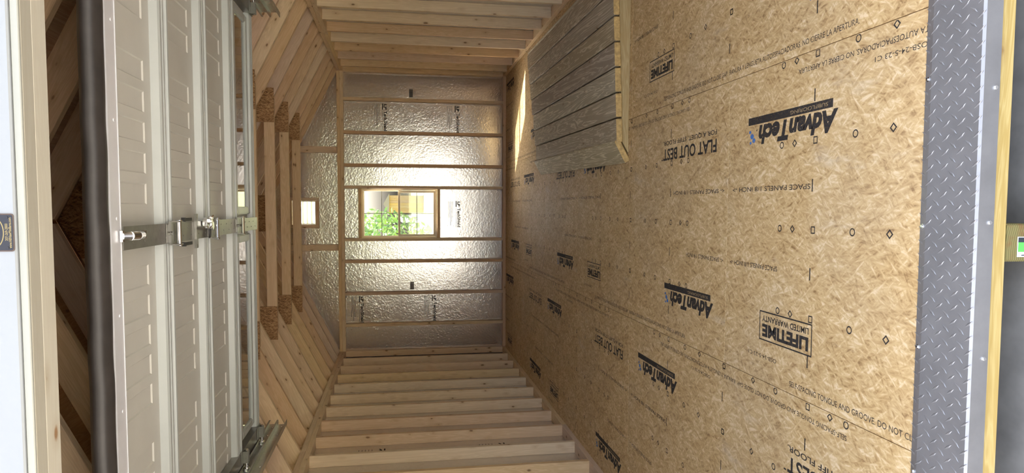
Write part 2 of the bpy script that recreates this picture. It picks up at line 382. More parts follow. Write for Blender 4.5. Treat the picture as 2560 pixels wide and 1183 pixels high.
# ---------------------------------------------------------------- floor
floor = board('floor', None, -XS, XS, 0.0, YS, -0.9, -0.62, DARKW, 0)
floor['kind'] = 'structure'; floor['label'] = 'wood strand board floor with black factory printing'; floor['category'] = 'floor'
strips = [(-71.9, -23.6, -47.35, 0.0), (-23.5, 23.85, 0.12, -48.0), (23.95, 71.9, 47.62, 0.0)]
def marks(px, x0, x1, y0, y1, p0):
    """nail pattern printed on a board: squares each 24, circles each 16, diamonds each 19.2 inches, ticks between the rows"""
    P = Print()
    def ok(x, y): return x0 + 0.5 < x < x1 - 0.5 and y0 + 0.6 < y < y1 - 0.6
    for row in (-23.2, -12.3, -0.2, 11.8, 23.2):
        x = px + row
        y = p0
        for k in range(1, 7):
            if ok(x, p0 + 16 * k): P.ring(p0 + 16 * k, -x, 0.52, 0.52, 0.17, 12)
        for k in range(1, 5):
            if ok(x, p0 + 19.2 * k): P.ring(p0 + 19.2 * k, -x, 0.58, 0.58, 0.24, 4)
        for k in range(0, 5):
            if ok(x, p0 + 24 * k): P.frame(p0 + 24 * k - 0.45, p0 + 24 * k + 0.45, -x - 0.5, -x + 0.5, 0.16)
    for row in (-18.2, -6.2, 5.8, 17.8):
        for k in range(0, 5):
            yy = p0 + 24 * k + 0.4
            if ok(px + row, yy): P.rect(yy - 0.12, yy + 0.12, -(px + row) - 0.85, -(px + row) + 0.85)
    return P
def onfloor(u, v, l): return (-v, u, 0.012 + 0.012 * l)          # reads towards the back wall, letters' feet to the right
def logo(P, u, v, w):
    P.rect(u + 0.2, u + w, v, v + 1.15)
    P.text('AdvanTech', u - 0.9, v + 1.35, w - 2.2, 3.0, 0.05, 0.22)
    P.text('SUBFLOORING', u + 1.2, v + 0.36, w * 0.40, 0.5, 0.004, 0, 1)
    P.text('.', u + w - 2.7, v + 1.95, 0.3, 0.3, 0.03)
    for du, dv, r in ((0.9, 2.9, 0.55), (0.35, 3.6, 0.5), (1.5, 2.2, 0.35), (1.3, 3.9, 0.3)):
        P.ring(u + w - 2.1 + du, v + dv, r, r * 0.8, r * 0.79, 7, 0.4, 2)
def slogan(P, u, v):
    P.text('FOR A QUIET, STIFF FLOOR.', u, v, 24.1, 1.05, 0.012); P.text('FLAT OUT BEST', u, v + 1.75, 24.0, 2.4, 0.022)
    P.rect(u + 24.3, u + 24.9, v + 3.85, v + 4.1)
def warranty(P, u, v):
    P.frame(u, u + 13.4, v, v + 4.5, 0.2); P.text('LIFETIME', u + 0.8, v + 1.95, 11.8, 1.95, 0.05); P.text('LIMITED WARRANTY', u + 0.8, v + 0.65, 11.8, 0.9, 0.02)
SEAM = 'SELF-SPACING TONGUE AND GROOVE. DO NOT CLOSE GAP.  RANURA Y LENGÜETA AUTOESPACIADORAS. NO CIERRE LA APERTURA.'
for x0, x1, px, first in strips:
    p0 = first
    while p0 < YS:
        y0, y1 = max(p0, 4.35) + 0.06, min(p0 + 96, YS) - 0.06
        fp = board('floor_panel', floor, x0, x1, y0, y1, -0.62, 0.0, OSBF, 0.02)
        org = ((x0 + x1) / 2, (y0 + y1) / 2, -0.31 - (-0.76))
        fp.location = Vector(((x0 + x1) / 2, (y0 + y1) / 2 - YS / 2, 0.45)) * IN
        cx, cy, cz = (x0 + x1) / 2, (y0 + y1) / 2, -0.31
        clip = [((0, y0 + 0.2 - cy, 0), (0, -1, 0)), ((0, y1 - 0.2 - cy, 0), (0, 1, 0)), ((x0 + 0.1 - cx, 0, 0), (-1, 0, 0)), ((x1 - 0.1 - cx, 0, 0), (1, 0, 0))]
        def put(nm, P, mats):
            me = P.mesh(lambda a, b, l: (lambda w: (w[0] - cx, w[1] - cy, w[2] - cz))(onfloor(a, b, l)), mats, clip)
            if me: link(nm, me, fp)
        if p0 + 5.4 > 0: P = Print(); logo(P, p0 + 5.4, -(px - 12.8), 21.3); put('printed_logo', P, [INK, INKT, BLUE])
        if p0 + 68.3 < YS - 20: P = Print(); logo(P, p0 + 68.3, -(px + 16.8), 21.3); put('printed_logo', P, [INK, INKT, BLUE])
        if p0 + 4.4 > -1: P = Print(); slogan(P, p0 + 4.4, -(px + 16.6)); put('printed_slogan', P, [INK])
        if p0 + 71.6 < YS - 13: P = Print(); warranty(P, p0 + 71.5, -(px - 12.9)); put('printed_warranty_box', P, [INK])
        # seam wording, one line each way
        P = Print(); P.text(SEAM, p0 + 15.8, -(px + 21.9), 60.6, 0.85, 0.006); put('printed_seam_wording', P, [INKF])
        P = Print(); P.text(SEAM, 0, 0, 60.6, 0.95, 0.006)
        P.v = [(p0 + 76.5 - a, -(px - 22.6 + b), l) for a, b, l in P.v]; put('printed_seam_wording', P, [INKF])
        P = Print()
        for row in (5.7, -6.2):
            P.text('<- SPACE PANELS 1/8 INCH', p0 + 1.2, -(px + row + 0.35), 15.0 if row < 0 else 21.5, 0.75, 0.01)
            P.text('SPACE PANELS 1/8 INCH ->', p0 + 94.8 - (14.4 if row < 0 else 22), -(px + row + 0.35), 14.2 if row < 0 else 21.5, 0.75, 0.01)
        P.text('OSB-24-5-23 C1', p0 + 53, -(px + 20.3), 8, 0.6, 0.004); P.text('OSB-24-5-23 C1', p0 + 80, -(px - 19.6), 8, 0.6, 0.004)
        put('printed_spacing_note', P, [INKF])
        put('nail_marks', marks(px, x0, x1, y0, y1, p0), [INK])
        p0 += 96
# rim under the threshold
board('rim_board', floor, -XS, XS, -1.62, -0.1, -3.75, -0.75, PTY[0], 0.08).location = Vector((0, -0.86 - YS / 2, -2.25 + 0.76)) * IN

# ---------------------------------------------------------------- walls
def struct(o, label, cat='wall'):
    o['kind'] = 'structure'; o['label'] = label; o['category'] = cat; return o
WX0, WX1, WZ0, WZ1 = -12.6, 11.95, 35.0, 72.1          # window opening
VX, VZ0, VZ1 = 5.8, 94.3, 105.5                        # gable vent opening (half width, height)
def holed(name, x0, x1, z0, z1, holes, y0, y1, mat):
    xs = sorted({x0, x1, *[h[0] for h in holes], *[h[1] for h in holes]}); zs = sorted({z0, z1, *[h[2] for h in holes], *[h[3] for h in holes]})
    lst = []
    for i in range(len(xs) - 1):
        for k in range(len(zs) - 1):
            cx, cz = (xs[i] + xs[i + 1]) / 2, (zs[k] + zs[k + 1]) / 2
            if not any(h[0] < cx < h[1] and h[2] < cz < h[3] for h in holes): lst.append((xs[i], xs[i + 1], y0, y1, zs[k], zs[k + 1]))
    return boxes(name, None, lst, mat)
wb = struct(holed('wall_back', -XS, XS, -0.6, ZT, [(WX0, WX1, WZ0, WZ1)], YS, YS + 0.5, FOIL), 'back wall of pine studs over silver foil faced sheathing')
# gable above it, cut round the vent
zr = zroof(0) + 6.2
def gable(bm, lo, hi, ymin, ymax, hole=None):
    pass
for nm, poly in (('gable_sheathing', [(-XS, ZT), (-VX, ZT), (-VX, zroof(VX) + 6.1), (-XS, zroof(XS) + 6.1)]),
                 ('gable_sheathing', [(VX, ZT), (XS, ZT), (XS, zroof(XS) + 6.1), (VX, zroof(VX) + 6.1)]),
                 ('gable_sheathing', [(-VX, ZT), (VX, ZT), (VX, VZ0), (-VX, VZ0)]),
                 ('gable_sheathing', [(-VX, VZ1), (VX, VZ1), (VX, zroof(VX) + 6.1), (0, zr), (-VX, zroof(VX) + 6.1)])):
    prism(nm, wb, poly, YS, YS + 0.5, 'xz', FOIL)
for x in (55.75, 39.5, 23.5, -24.2, -40.2, -56.0): board('stud', wb, x - 0.75, x + 0.75, YB, YS, 1.5, ZP, PINE[2])
for x in (12.7, -13.3): board('stud', wb, x - 0.72, x + 0.72, YB, YS, 1.5, ZP, PINE[2])
for s in (-1, 1): board('corner_stud', wb, s * 70.4 - 1.45, s * 70.4 + 1.45, YB + 0.15, YS - 0.02, 1.5, ZP, PINE[2])
board('bottom_plate', wb, -HW + 0.02, HW - 0.02, YB, YS, 0.0, 1.5, PINE[0])
for k in (0, 1): board('top_plate', wb, -XS, XS, YB, YS, ZP + 1.53 * k, ZP + 1.53 * k + 1.5, PINE[0])
board('window_sill_board', wb, -12.55, 11.95, YB, YS, 33.4, 34.9, PINE[0]); board('window_head_board', wb, -12.55, 11.95, YB, YS, 72.15, 73.65, PINE[0])
for x in (30.95, -17.2): board('gable_stud', wb, x - 1.55, x + 1.55, YS - 1.6, YS - 0.05, ZT, zroof(abs(x) + 1.5) - 0.02, PINE[2])
def onback(u, v, l): return (-u, YS - 0.012, -v)                # reads right to left and upside down, as the sheets were hung
def backprint(nm, P, mats):
    me = P.mesh(onback, mats); link(nm, me, wb)
for x, z in ((54.2, 59.4), (54.0, 23.3), (-41.8, 71.6), (-41.9, 35.2), (6.1, 22.9)):
    P = Print(); u, v = -x, -z
    P.text('LP', u + 0.35, v - 1.55, 2.5, 1.4, 0.05); P.rect(u, u + 3.1, v - 2.4, v - 1.95); P.frame(u + 0.05, u + 3.2, v - 1.9, v + 0.15, 0.05)
    P.text('TechShield', u + 3.7, v - 1.6, 9.7, 1.6, 0.03)
    P.rect(u + 3.7, u + 13.2, v - 2.25, v - 2.12, 1)
    for k in range(5): P.rect(u + 0.2, u + 8.5 + (k % 3) * 2.0, v - 4.0 - 0.55 * k, v - 3.82 - 0.55 * k, 1)
    backprint('foil_lettering', P, [INK, INKG])
for x, z in ((61.6, 48.5), (-34.9, 48.5)):
    P = Print(); P.rect(-x, -x + 3.9, -z, -z + 1.9); backprint('foil_stamp', P, [INKG])
P = Print(); P.frame(28.7, 32.3, -93.6, -92.0, 0.12); P.text('312', 29.2, -93.3, 2.6, 0.9); backprint('foil_stamp', P, [INKG])
P = Print()
for i in range(190):
    x, z = random.uniform(-67, 67), random.uniform(4, 79)
    if WX0 - 2 < x < WX1 + 2 and WZ0 - 2 < z < WZ1 + 2: continue
    w = random.uniform(0.15, 0.75); P.poly([(-x, -z), (-x + w * .5, -z - 0.07), (-x + w, -z), (-x + w * .4, -z + random.uniform(.08, .2))], 0)
backprint('foil_tears', P, [INKG])

def side_wall(name, s, first, label):
    w = struct(boxes(name, None, [(s * XS, s * (XS + 0.5), FY0, YS, -0.6, ZT) if s > 0 else (s * (XS + 0.5), s * XS, FY0, YS, -0.6, ZT)], FOIL2), label)
    a, b = (HW, XS) if s > 0 else (-XS, -HW)
    y = first
    while y < YB - 4:
        if y > FY1 + 1: board('stud', w, a, b, y, y + 1.5, 1.5, ZP, PINE[2])
        y += 16
    ys = [0.2, 96, 176.5 if s > 0 else 156.5, YB - 0.02]
    for i in range(3): board('bottom_plate', w, a, b, ys[i], ys[i + 1] - 0.05, 0, 1.5, PINE[1])
    for k in (0, 1):
        ys = [FY1 + .1, 108 + 36 * k, 214 if k == 0 else 236, YB - 0.02]
        for i in range(3): board('top_plate', w, a, b, ys[i], ys[i + 1] - 0.05, ZP + 1.53 * k, ZP + 1.53 * k + 1.5, PINE[1])
    return w
wl = side_wall('wall_left', -1, 11.6, 'left wall of upright pine studs on the side away from the ramp')
wr = side_wall('wall_right', 1, 16.0, 'right wall of pine studs rising behind the ramp')
# small stamps on the left sheathing between studs
for y, z in ((149.0, 59.0), (148.5, 21.5)):
    P = Print(); P.text('16', 0, 0, 2.2, 1.8, 0.04)
    for k in range(5): P.rect(4.0 + 1.0 * k, 4.2 + 1.0 * k, 0, 1.6, 1)
    me = P.mesh(lambda a, b, l: (-XS + 0.012, y + b * 2.0, z + a), [INK, INKG]); link('sheathing_stamp', me, wl)

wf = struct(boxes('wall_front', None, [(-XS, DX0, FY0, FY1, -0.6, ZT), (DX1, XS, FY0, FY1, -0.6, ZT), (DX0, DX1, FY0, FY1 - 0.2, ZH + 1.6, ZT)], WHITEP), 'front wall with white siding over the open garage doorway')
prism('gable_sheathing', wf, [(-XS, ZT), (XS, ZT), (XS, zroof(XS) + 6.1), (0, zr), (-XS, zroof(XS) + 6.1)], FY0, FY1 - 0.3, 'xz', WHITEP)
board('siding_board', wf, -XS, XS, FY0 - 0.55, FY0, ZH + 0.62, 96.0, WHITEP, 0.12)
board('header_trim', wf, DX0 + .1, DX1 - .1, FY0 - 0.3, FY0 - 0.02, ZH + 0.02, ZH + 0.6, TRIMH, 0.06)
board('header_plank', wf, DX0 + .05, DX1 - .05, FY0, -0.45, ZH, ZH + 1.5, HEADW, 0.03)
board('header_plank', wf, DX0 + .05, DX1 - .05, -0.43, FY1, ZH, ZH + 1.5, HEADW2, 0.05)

# ---------------------------------------------------------------- roof
roof = empty('ceiling'); struct(roof, 'open gable roof of pine rafters with collar ties', 'ceiling')
th = math.atan(SL); H6 = 5.5 / math.cos(th)
def rafter_mesh(s):
    poly = [(0.4, zroof(0.4)), (78.0, zroof(78.0)), (78.0, zroof(78.0) + H6), (0.4, zroof(0.4) + H6)]
    bm = bmesh.new(); c = Vector((37.5, 0, zroof(37.5) + H6 / 2)); R = Matrix.Rotation(th, 3, 'Y'); Ri = R.inverted()
    A = [bm.verts.new(Ri @ (Vector((x, -0.75, z)) - c) * IN) for x, z in poly]; B = [bm.verts.new(Ri @ (Vector((x, 0.75, z)) - c) * IN) for x, z in poly]
    bm.faces.new(A); bm.faces.new(B[::-1])
    for i in range(4): bm.faces.new((A[i], A[(i + 1) % 4], B[(i + 1) % 4], B[i]))
    bmesh.ops.recalc_face_normals(bm, faces=bm.faces); bmesh.ops.bevel(bm, geom=list(bm.edges), offset=0.07 * IN, segments=1, affect='EDGES')
    return bm_mesh(bm, PINE[0], 'rafter')
RM = rafter_mesh(1); RC = zroof(37.5) + H6 / 2
ryl = [15.6 + 16 * k for k in range(17)] + [YS - 1.55]
for y in ryl:
    link('rafter', RM, roof, (37.5, y + 0.75, RC), (0, th, 0))
    link('rafter', RM, roof, (-37.5, y + 0.75, RC), (0, th, PI))
TZ = 97.0
for y in (127.6, 159.6, 191.6, 223.6, 255.6):
    xe = 40.5
    board('collar_tie', roof, -xe, xe, y - 1.55, y - 0.03, TZ, TZ + 3.5, PINE[0])
    for s in (-1, 1):
        top = lambda x: zroof(x) + H6 - 0.1
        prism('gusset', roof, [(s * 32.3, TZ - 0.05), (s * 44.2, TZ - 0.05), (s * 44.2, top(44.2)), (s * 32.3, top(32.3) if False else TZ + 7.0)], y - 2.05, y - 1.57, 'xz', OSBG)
for s in (-1, 1):
    prism('eave_board', roof, [(s * 72.6, ZT - 2), (s * 73.3, ZT - 2), (s * 73.3, zroof(73.3) + H6), (s * 72.6, zroof(72.6) + H6)], FY0, YS + .4, 'xz', PINE[1])
for y in ryl[1:-1:2]:
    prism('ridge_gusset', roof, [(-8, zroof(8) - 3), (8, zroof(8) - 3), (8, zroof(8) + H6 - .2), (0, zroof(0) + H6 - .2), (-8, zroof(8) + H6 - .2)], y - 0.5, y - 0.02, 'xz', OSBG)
for s in (-1, 1):
    for i in range(6):
        y0, y1 = FY0 - 0.5 + i * 48.5, min(FY0 - 0.5 + (i + 1) * 48.5 - 0.12, YS + 0.6)
        poly = [(0, zroof(0) + H6), (s * 80, zroof(80) + H6), (s * 80, zroof(80) + H6 + 0.6), (0, zroof(0) + H6 + 0.6)]
        prism('roof_sheathing', roof, poly, y0, y1, 'xz', PLY)

# ---------------------------------------------------------------- back window and gable vent
win = empty('window_1', (0, YS, WZ0)); struct(win, 'sliding sash window with divided panes in the back wall', 'window')
def wbx(name, lst, mat, par=None):
    bm = bmesh.new()
    for x0, x1, y0, y1, z0, z1 in lst: add_box(bm, x0, x1, y0 - YS, y1 - YS, z0 - WZ0, z1 - WZ0)
    bmesh.ops.bevel(bm, geom=list(bm.edges), offset=0.05 * IN, segments=1, affect='EDGES')
    return link(name, bm_mesh(bm, mat, name), win if par is None else par)
a0, a1, b0, b1 = WX0 + .03, WX1 - .03, WZ0 + .03, WZ1 - .03
wbx('frame', [(a0, a0 + .7, YS - 1.6, YS + .9, b0, b1), (a1 - .7, a1, YS - 1.6, YS + .9, b0, b1), (a0 + .7, a1 - .7, YS - 1.6, YS + .9, b0, b0 + .7), (a0 + .7, a1 - .7, YS - 1.6, YS + .9, b1 - .7, b1)], VINYL)
def sash(x0, x1, z0, z1, y, t):
    s = wbx('sash', [(x0, x0 + t, y, y + .7, z0, z1), (x1 - t, x1, y, y + .7, z0, z1), (x0 + t, x1 - t, y, y + .7, z0, z0 + t), (x0 + t, x1 - t, y, y + .7, z1 - t, z1)], VINYL)
    xm, zm = (x0 + x1) / 2, (z0 + z1) / 2
    bb = wbx('glazing_bar', [(x0 + t, x1 - t, y + .2, y + .42, zm - .16, zm + .16), (xm - .16, xm + .16, y + .19, y + .43, z0 + t, z1 - t)], MUNT, s); 
    pn = wbx('pane', [(x0 + t, x1 - t, y + .44, y + .52, z0 + t, z1 - t)], GLASS, s)
    for o in (bb, pn): o.matrix_parent_inverse = Matrix.Identity(4); o.location = (0, 0, 0)
sash(a0 + .6, a1 - .6, 53.3, b1 - .6, YS - .1, 0.55)
sash(a0 + .75, a1 - .75, b0 + .6, 54.3, YS - 1.0, 1.05)
wbx('insect_screen', [(a0 + .75, a1 - .75, YS + .75, YS + .77, b0 + .7, 53.4)], SCREEN)

vent = empty('gable_vent', (0, YS, VZ0)); tag(vent, 'small bright louvred vent high in the back gable', 'vent')
def vb(name, x0, x1, y0, y1, z0, z1, mat, rot=None): return board(name, vent, x0, x1, y0, y1, z0 - VZ0, z1 - VZ0, mat, 0.04, rot)
for x0, x1, z0, z1 in ((-7.6, -5.85, VZ0 - 1.6, VZ1 + 1.6), (5.85, 7.4, VZ0 - 1.6, VZ1 + 1.6), (-5.85, 5.85, VZ0 - 1.6, VZ0 - 0.02), (-5.85, 5.85, VZ1 + .02, VZ1 + 1.6)):
    vb('frame_board', x0, x1, -1.5, -0.03, z0, z1, PINE[0 if x1 - x0 > 3 else 2])
for x0, x1, z0, z1 in ((-5.78, -5.4, VZ0 + .05, VZ1 - .05), (5.4, 5.78, VZ0 + .05, VZ1 - .05), (-5.4, 5.4, VZ0 + .05, VZ0 + .4), (-5.4, 5.4, VZ1 - .4, VZ1 - .05)):
    vb('vent_rim', x0, x1, -0.3, 1.6, z0, z1, TRIMW)
for k in range(5):
    z = VZ0 + 1.5 + 2.05 * k
    vb('louvre', -5.38, 5.38, -0.4, 2.0, z - .06, z + .06, LOUV, (math.radians(-48), 0, 0))

# ---------------------------------------------------------------- overhead garage door
DC = -1.15; DW = 52.6; DZ = 89.0                       # middle, half width, under side of the rails
door = empty('door_1', (DC, 30, DZ)); struct(door, 'almond sectional garage door rolled up flat overhead', 'door')
SKIN = 90.35
yb = [30.0, 51.1, 72.6, 94.0, 114.5]
dash = []
for k in range(11):
    if k == 5 or k == 11: continue
    dash += [(4.32 + 4.345 * k, 4.32 + 4.345 * k + 2.95), (-4.32 - 4.345 * k - 2.95, -4.32 - 4.345 * k)]
def dlink(name, me, par): return link(name, me, par)
for i in range(4):
    y0, y1 = yb[i] - 30 + .06, yb[i + 1] - 30 - .06
    sec = bmesh.new(); zs = SKIN - DZ
    e0, e1 = y0 + 2.2, y1 - 5.6
    if i < 3:
        add_box(sec, -DW, DW, y0, e0, zs, zs + 0.3); add_box(sec, -DW, DW, e1, y1, zs, zs + 0.3)
        ed = [-DW] + [t for ab in sorted(dash) for t in ab] + [DW]
        for k in range(0, len(ed), 2): add_box(sec, ed[k], ed[k + 1], e0, e1, zs, zs + 0.3)
    else:
        wy0, wy1 = y0 + 4.6, y1 - 4.2
        for b in ((-DW, DW, y0, wy0, zs, zs + .3), (-DW, DW, wy1, y1, zs, zs + .3), (-DW, -47.5, wy0, wy1, zs, zs + .3), (-3.4, 3.4, wy0, wy1, zs, zs + .3), (47.5, DW, wy0, wy1, zs, zs + .3)): add_box(sec, *b)
    so = link('door_section', bm_mesh(sec, STEEL, 'door_section'), door)
    # folded steel rails along both edges of the section, with rolled ribs
    def rail(nm, prof):
        bm = bmesh.new(); n = len(prof)
        A = [bm.verts.new((-DW * IN, a * IN, b * IN)) for a, b in prof]; B = [bm.verts.new((DW * IN, a * IN, b * IN)) for a, b in prof]
        bm.faces.new(A); bm.faces.new(B[::-1])
        for k in range(n): bm.faces.new((A[k], A[(k + 1) % n], B[(k + 1) % n], B[k]))
        link(nm, bm_mesh(bm, RAIL, nm), so)
    rail('rail', [(y1 - 2.9, zs), (y1 - 2.65, 0.22), (y1 - 2.3, 0.02), (y1 - 1.75, 0.0), (y1 - 1.65, 0.13), (y1 - 1.3, 0.13), (y1 - 1.2, 0.0), (y1 - 0.75, 0.0), (y1 - 0.65, 0.15), (y1 - .3, 0.15), (y1 - 0.2, 0.02), (y1, 0.1), (y1, zs)])
    if i: rail('rail', [(y0, zs), (y0, 0.12), (y0 + 0.12, -0.12), (y0 + 0.55, -0.16), (y0 + 0.75, 0.06), (y0 + 1.2, 0.1), (y0 + 1.5, 0.3), (y0 + 1.6, zs)])
    if i < 3:
        # stamped panels, sunk a little into the skin
        for a, b in dash:
            bm = bmesh.new(); c = (a + b) / 2; hw_ = (b - a) / 2
            v0 = [bm.verts.new(Vector((x, y, zs)) * IN) for x, y in ((a, e0), (b, e0), (b, e1), (a, e1))]
            v1 = [bm.verts.new(Vector((x, y, zs + 0.2)) * IN) for x, y in ((a + .16, e0 + .16), (b - .16, e0 + .16), (b - .16, e1 - .16), (a + .16, e1 - .16))]
            bm.faces.new(v1)
            for k in range(4): bm.faces.new((v0[k], v0[(k + 1) % 4], v1[(k + 1) % 4], v1[k]))
            me = bm_mesh(bm, STEEL, 'stamped_panel'); link('stamped_panel', me, so)
    else:
        for x0, x1 in ((-47.4, -3.5), (3.5, 47.4)):
            bm = bmesh.new()
            fr = [(x0 - 1.2, x1 + 1.2, wy0 - 1.2, wy0 + 0.55), (x0 - 1.2, x1 + 1.2, wy1 - .55, wy1 + 1.2), (x0 - 1.2, x0 + .55, wy0 + .55, wy1 - .55), (x1 - .55, x1 + 1.2, wy0 + .55, wy1 - .55)]
            for a, b, c, d in fr: add_box(bm, a, b, c, d, zs - 0.75, zs - .02)
            bmesh.ops.bevel(bm, geom=list(bm.edges), offset=0.2 * IN, segments=2, affect='EDGES')
            f = link('window_frame', bm_mesh(bm, VINYL if False else RAIL, 'window_frame'), so)
            bm = bmesh.new(); add_box(bm, x0 + .3, x1 - .3, wy0 + .3, wy1 - .3, zs - .35, zs - .27); link('window_pane', bm_mesh(bm, GLASS, 'window_pane'), so)
    for s in (-1, 1):
        bm = bmesh.new(); add_box(bm, s * DW - (0 if s < 0 else 2.9), s * DW + (2.9 if s < 0 else 0), y0 + .1, y1 - .1, -0.2, -0.1)
        add_box(bm, s * (DW - 2.9) - .05, s * (DW - 2.9) + .05, y0 + .1, y1 - .1, -0.2, zs); link('end_stile', bm_mesh(bm, GALVD, 'end_stile'), so)
    # middle stile
    bm = bmesh.new(); add_box(bm, -1.5, 1.5, y0 + (2.0 if i == 0 else .05), y1 - .05, -0.32, -0.2)
    for k in range(8):
        yy = y0 + 3 + k * 2.1
        if yy < y1 - 2: add_cyl(bm, ((-.6 if k % 2 else .6), yy, -0.39), ((-.6 if k % 2 else .6), yy, -0.31), 0.13, 8)
    link('middle_stile', bm_mesh(bm, GALVD, 'middle_stile'), so)
def rel(x, y, z): return (x - DC, y - 30, z - DZ)
# bottom aluminium retainer and rubber seal
bm = bmesh.new(); add_box(bm, -DW, DW, -1.0, 1.75, -0.12, 0.0); add_box(bm, -DW, DW, -1.0, -0.85, 0.0, 1.3); add_box(bm, -DW, DW, 1.75, 1.9, -0.2, .25)
for k in range(9): add_cyl(bm, (-48 + 12 * k + 2.5, 0.75, -0.2), (-48 + 12 * k + 2.5, 0.75, -0.1), 0.22, 10, 0.25)
link('bottom_retainer', bm_mesh(bm, ALU, 'bottom_retainer'), door)
bm = bmesh.new(); prof = [(-1.0, 0.15)] + [(-2.55 - 1.75 * math.cos(t), 0.55 + 1.1 * math.sin(t)) for t in [(-0.75 + k * (2 * (PI - .75) / -14) - .6) for k in range(0)]]
pts = []
for k in range(22):
    t = 2 * PI * k / 22; rr = 1.0 + 0.035 * math.sin(7 * t)
    pts.append((-2.75 + 1.8 * rr * math.cos(t), 0.75 + 1.2 * rr * math.sin(t)))
N = 90; rings = []
for j in range(N + 1):
    x = -DW + 2 * DW * j / N; w = 0.05 * math.sin(j * 0.5) + 0.02 * math.sin(j * 1.3)
    rings.append([bm.verts.new(Vector((x, a + w, b + 0.03 * math.sin(j * .8))) * IN) for a, b in pts])
for j in range(N):
    for k in range(22): bm.faces.new((rings[j][k], rings[j][(k + 1) % 22], rings[j + 1][(k + 1) % 22], rings[j + 1][k]))
bm.faces.new(rings[0]); bm.faces.new(rings[-1][::-1])
link('bottom_seal', bm_mesh(bm, RUBBER, 'bottom_seal', True), door)
# hinges on the middle stile at the joints
for k, y in enumerate((51.2, 73.4, 95.0)):
    hz = empty('hinge'); hz.parent = door; hz.location = Vector(rel(DC, y, DZ)) * IN
    bm = bmesh.new(); add_box(bm, -1.35, 1.35, -3.4, -0.2, -0.5, -0.38); add_box(bm, -1.35, 1.35, 0.2, 3.0, -0.5, -0.38)
    for s in (-1, 1): add_box(bm, s * 1.75 - .09, s * 1.75 + .09, -1.1, 1.0, -1.5, -0.3); add_box(bm, min(s * 1.35, s * 1.75), max(s * 1.35, s * 1.75), -2.4, 1.0, -0.5, -0.38)
    for yy in (-2.6, -1.6, 1.6): add_cyl(bm, (0, yy, -0.75), (0, yy, -0.5), 0.27, 6)
    link('hinge_leaf', bm_mesh(bm, GALVD, 'hinge_leaf'), hz)
    bm = bmesh.new(); add_cyl(bm, (-1.75, 0, -1.15), (1.75, 0, -1.15), 0.36, 14); add_cyl(bm, (-1.95, 0, -1.15), (-1.75, 0, -1.15), 0.5, 14); add_cyl(bm, (1.75, 0, -1.15), (1.95, 0, -1.15), 0.5, 14)
    link('hinge_pin', bm_mesh(bm, CHROME, 'hinge_pin', False), hz)
# lift handle, lock bar and lock
bm = bmesh.new()
path = [((0, 0.3, -0.2), 0.45), ((0, 1.0, -0.9), 0.55), ((0, 2.6, -1.15), 0.55), ((0, 4.2, -1.05), 0.5), ((0, 5.4, -0.75), 0.42), ((0, 6.0, -0.45), 0.3)]
for (p, r), (p2, r2) in zip(path, path[1:]): add_cyl(bm, p, p2, r, 14, r2)
add_box(bm, -0.7, 0.7, -0.1, 0.5, -0.35, 0.0); add_box(bm, -0.5, 0.5, 5.6, 7.6, -0.5, -0.3)
link('lift_handle', bm_mesh(bm, CHROME, 'lift_handle'), door, rel(DC + 0.3, 31.2, DZ - .25))
bm = bmesh.new(); add_box(bm, -2.9, 2.9, -0.85, 0.85, -0.5, -0.34); add_box(bm, -2.9, 2.9, -0.95, -0.8, -0.75, -0.34)
for s in (-1, 1): add_cyl(bm, (s * 2.5, 0, -0.62), (s * 2.5, 0, -0.5), 0.22, 8)
link('cross_plate', bm_mesh(bm, GALVD, 'cross_plate'), door, rel(DC - .1, 63.0, DZ))
for s in (-1, 1):
    bm = bmesh.new(); add_box(bm, -0.25, 0.25, -2.6, 2.0, -0.65, -0.45); add_box(bm, -0.32, 0.32, -2.9, -2.3, -0.95, -0.4)
    link('latch_strap', bm_mesh(bm, BLACK, 'latch_strap'), door, rel(DC + s * 1.95, 57.5, DZ - .1))
bm = bmesh.new(); add_cyl(bm, (0, 0, -0.3), (0, 0, -1.0), 1.0, 20); add_cyl(bm, (0.5, 0.9, -0.9), (0.5, 0.9, -1.5), 0.75, 18); add_box(bm, -0.4, 0.4, -1.4, 0.9, -1.15, -1.0); add_cyl(bm, (-.5, 2.2, -0.3), (-.5, 2.2, -1.3), 0.7, 16)
add_cyl(bm, (1.0, -.2, -1.5), (1.3, .9, -1.6), .2, 8); add_cyl(bm, (-.9, .7, -1.1), (.7, 1.6, -1.5), .16, 8)
link('lock', bm_mesh(bm, CHROME, 'lock'), door, rel(DC + 1.1, 67.5, DZ - .2))
bm = bmesh.new(); add_cyl(bm, (0, 0, -0.4), (0, 0, -0.62), 1.5, 20, 1.3); bmesh.ops.scale(bm, vec=(1, 0.55, 1), verts=bm.verts)
link('latch_cover', bm_mesh(bm, BLACK, 'latch_cover'), door, rel(DC - .2, 70.3, DZ - .2))
# rollers and their brackets at the door's two edges
for s in (-1, 1):
    for y in (31.5, 51.2, 73.0, 94.4, 111.5):
        bm = bmesh.new(); add_box(bm, -1.6, 1.4, -1.6, 1.6, -0.42, -0.22)
        for q in (-1, 1): add_box(bm, -1.4, 1.2, q * .55 - .06, q * .55 + .06, -1.5, -0.3)
        for q in (-.9, 0.5): add_cyl(bm, (q, 1.15, -0.62), (q, 1.15, -0.4), 0.26, 6)
        rb = link('roller_bracket', bm_mesh(bm, GALVD, 'roller_bracket'), door, rel(DC + s * (DW - 1.9), y, DZ - .05))
        bm = bmesh.new(); add_cyl(bm, (-1.6 * s, 0, -1.05), (2.6 * s, 0, -1.05), 0.33, 12); add_cyl(bm, (2.6 * s, 0, -1.05), (3.3 * s, 0, -1.05), 0.85, 16)
        link('roller', bm_mesh(bm, CHROME, 'roller'), rb)

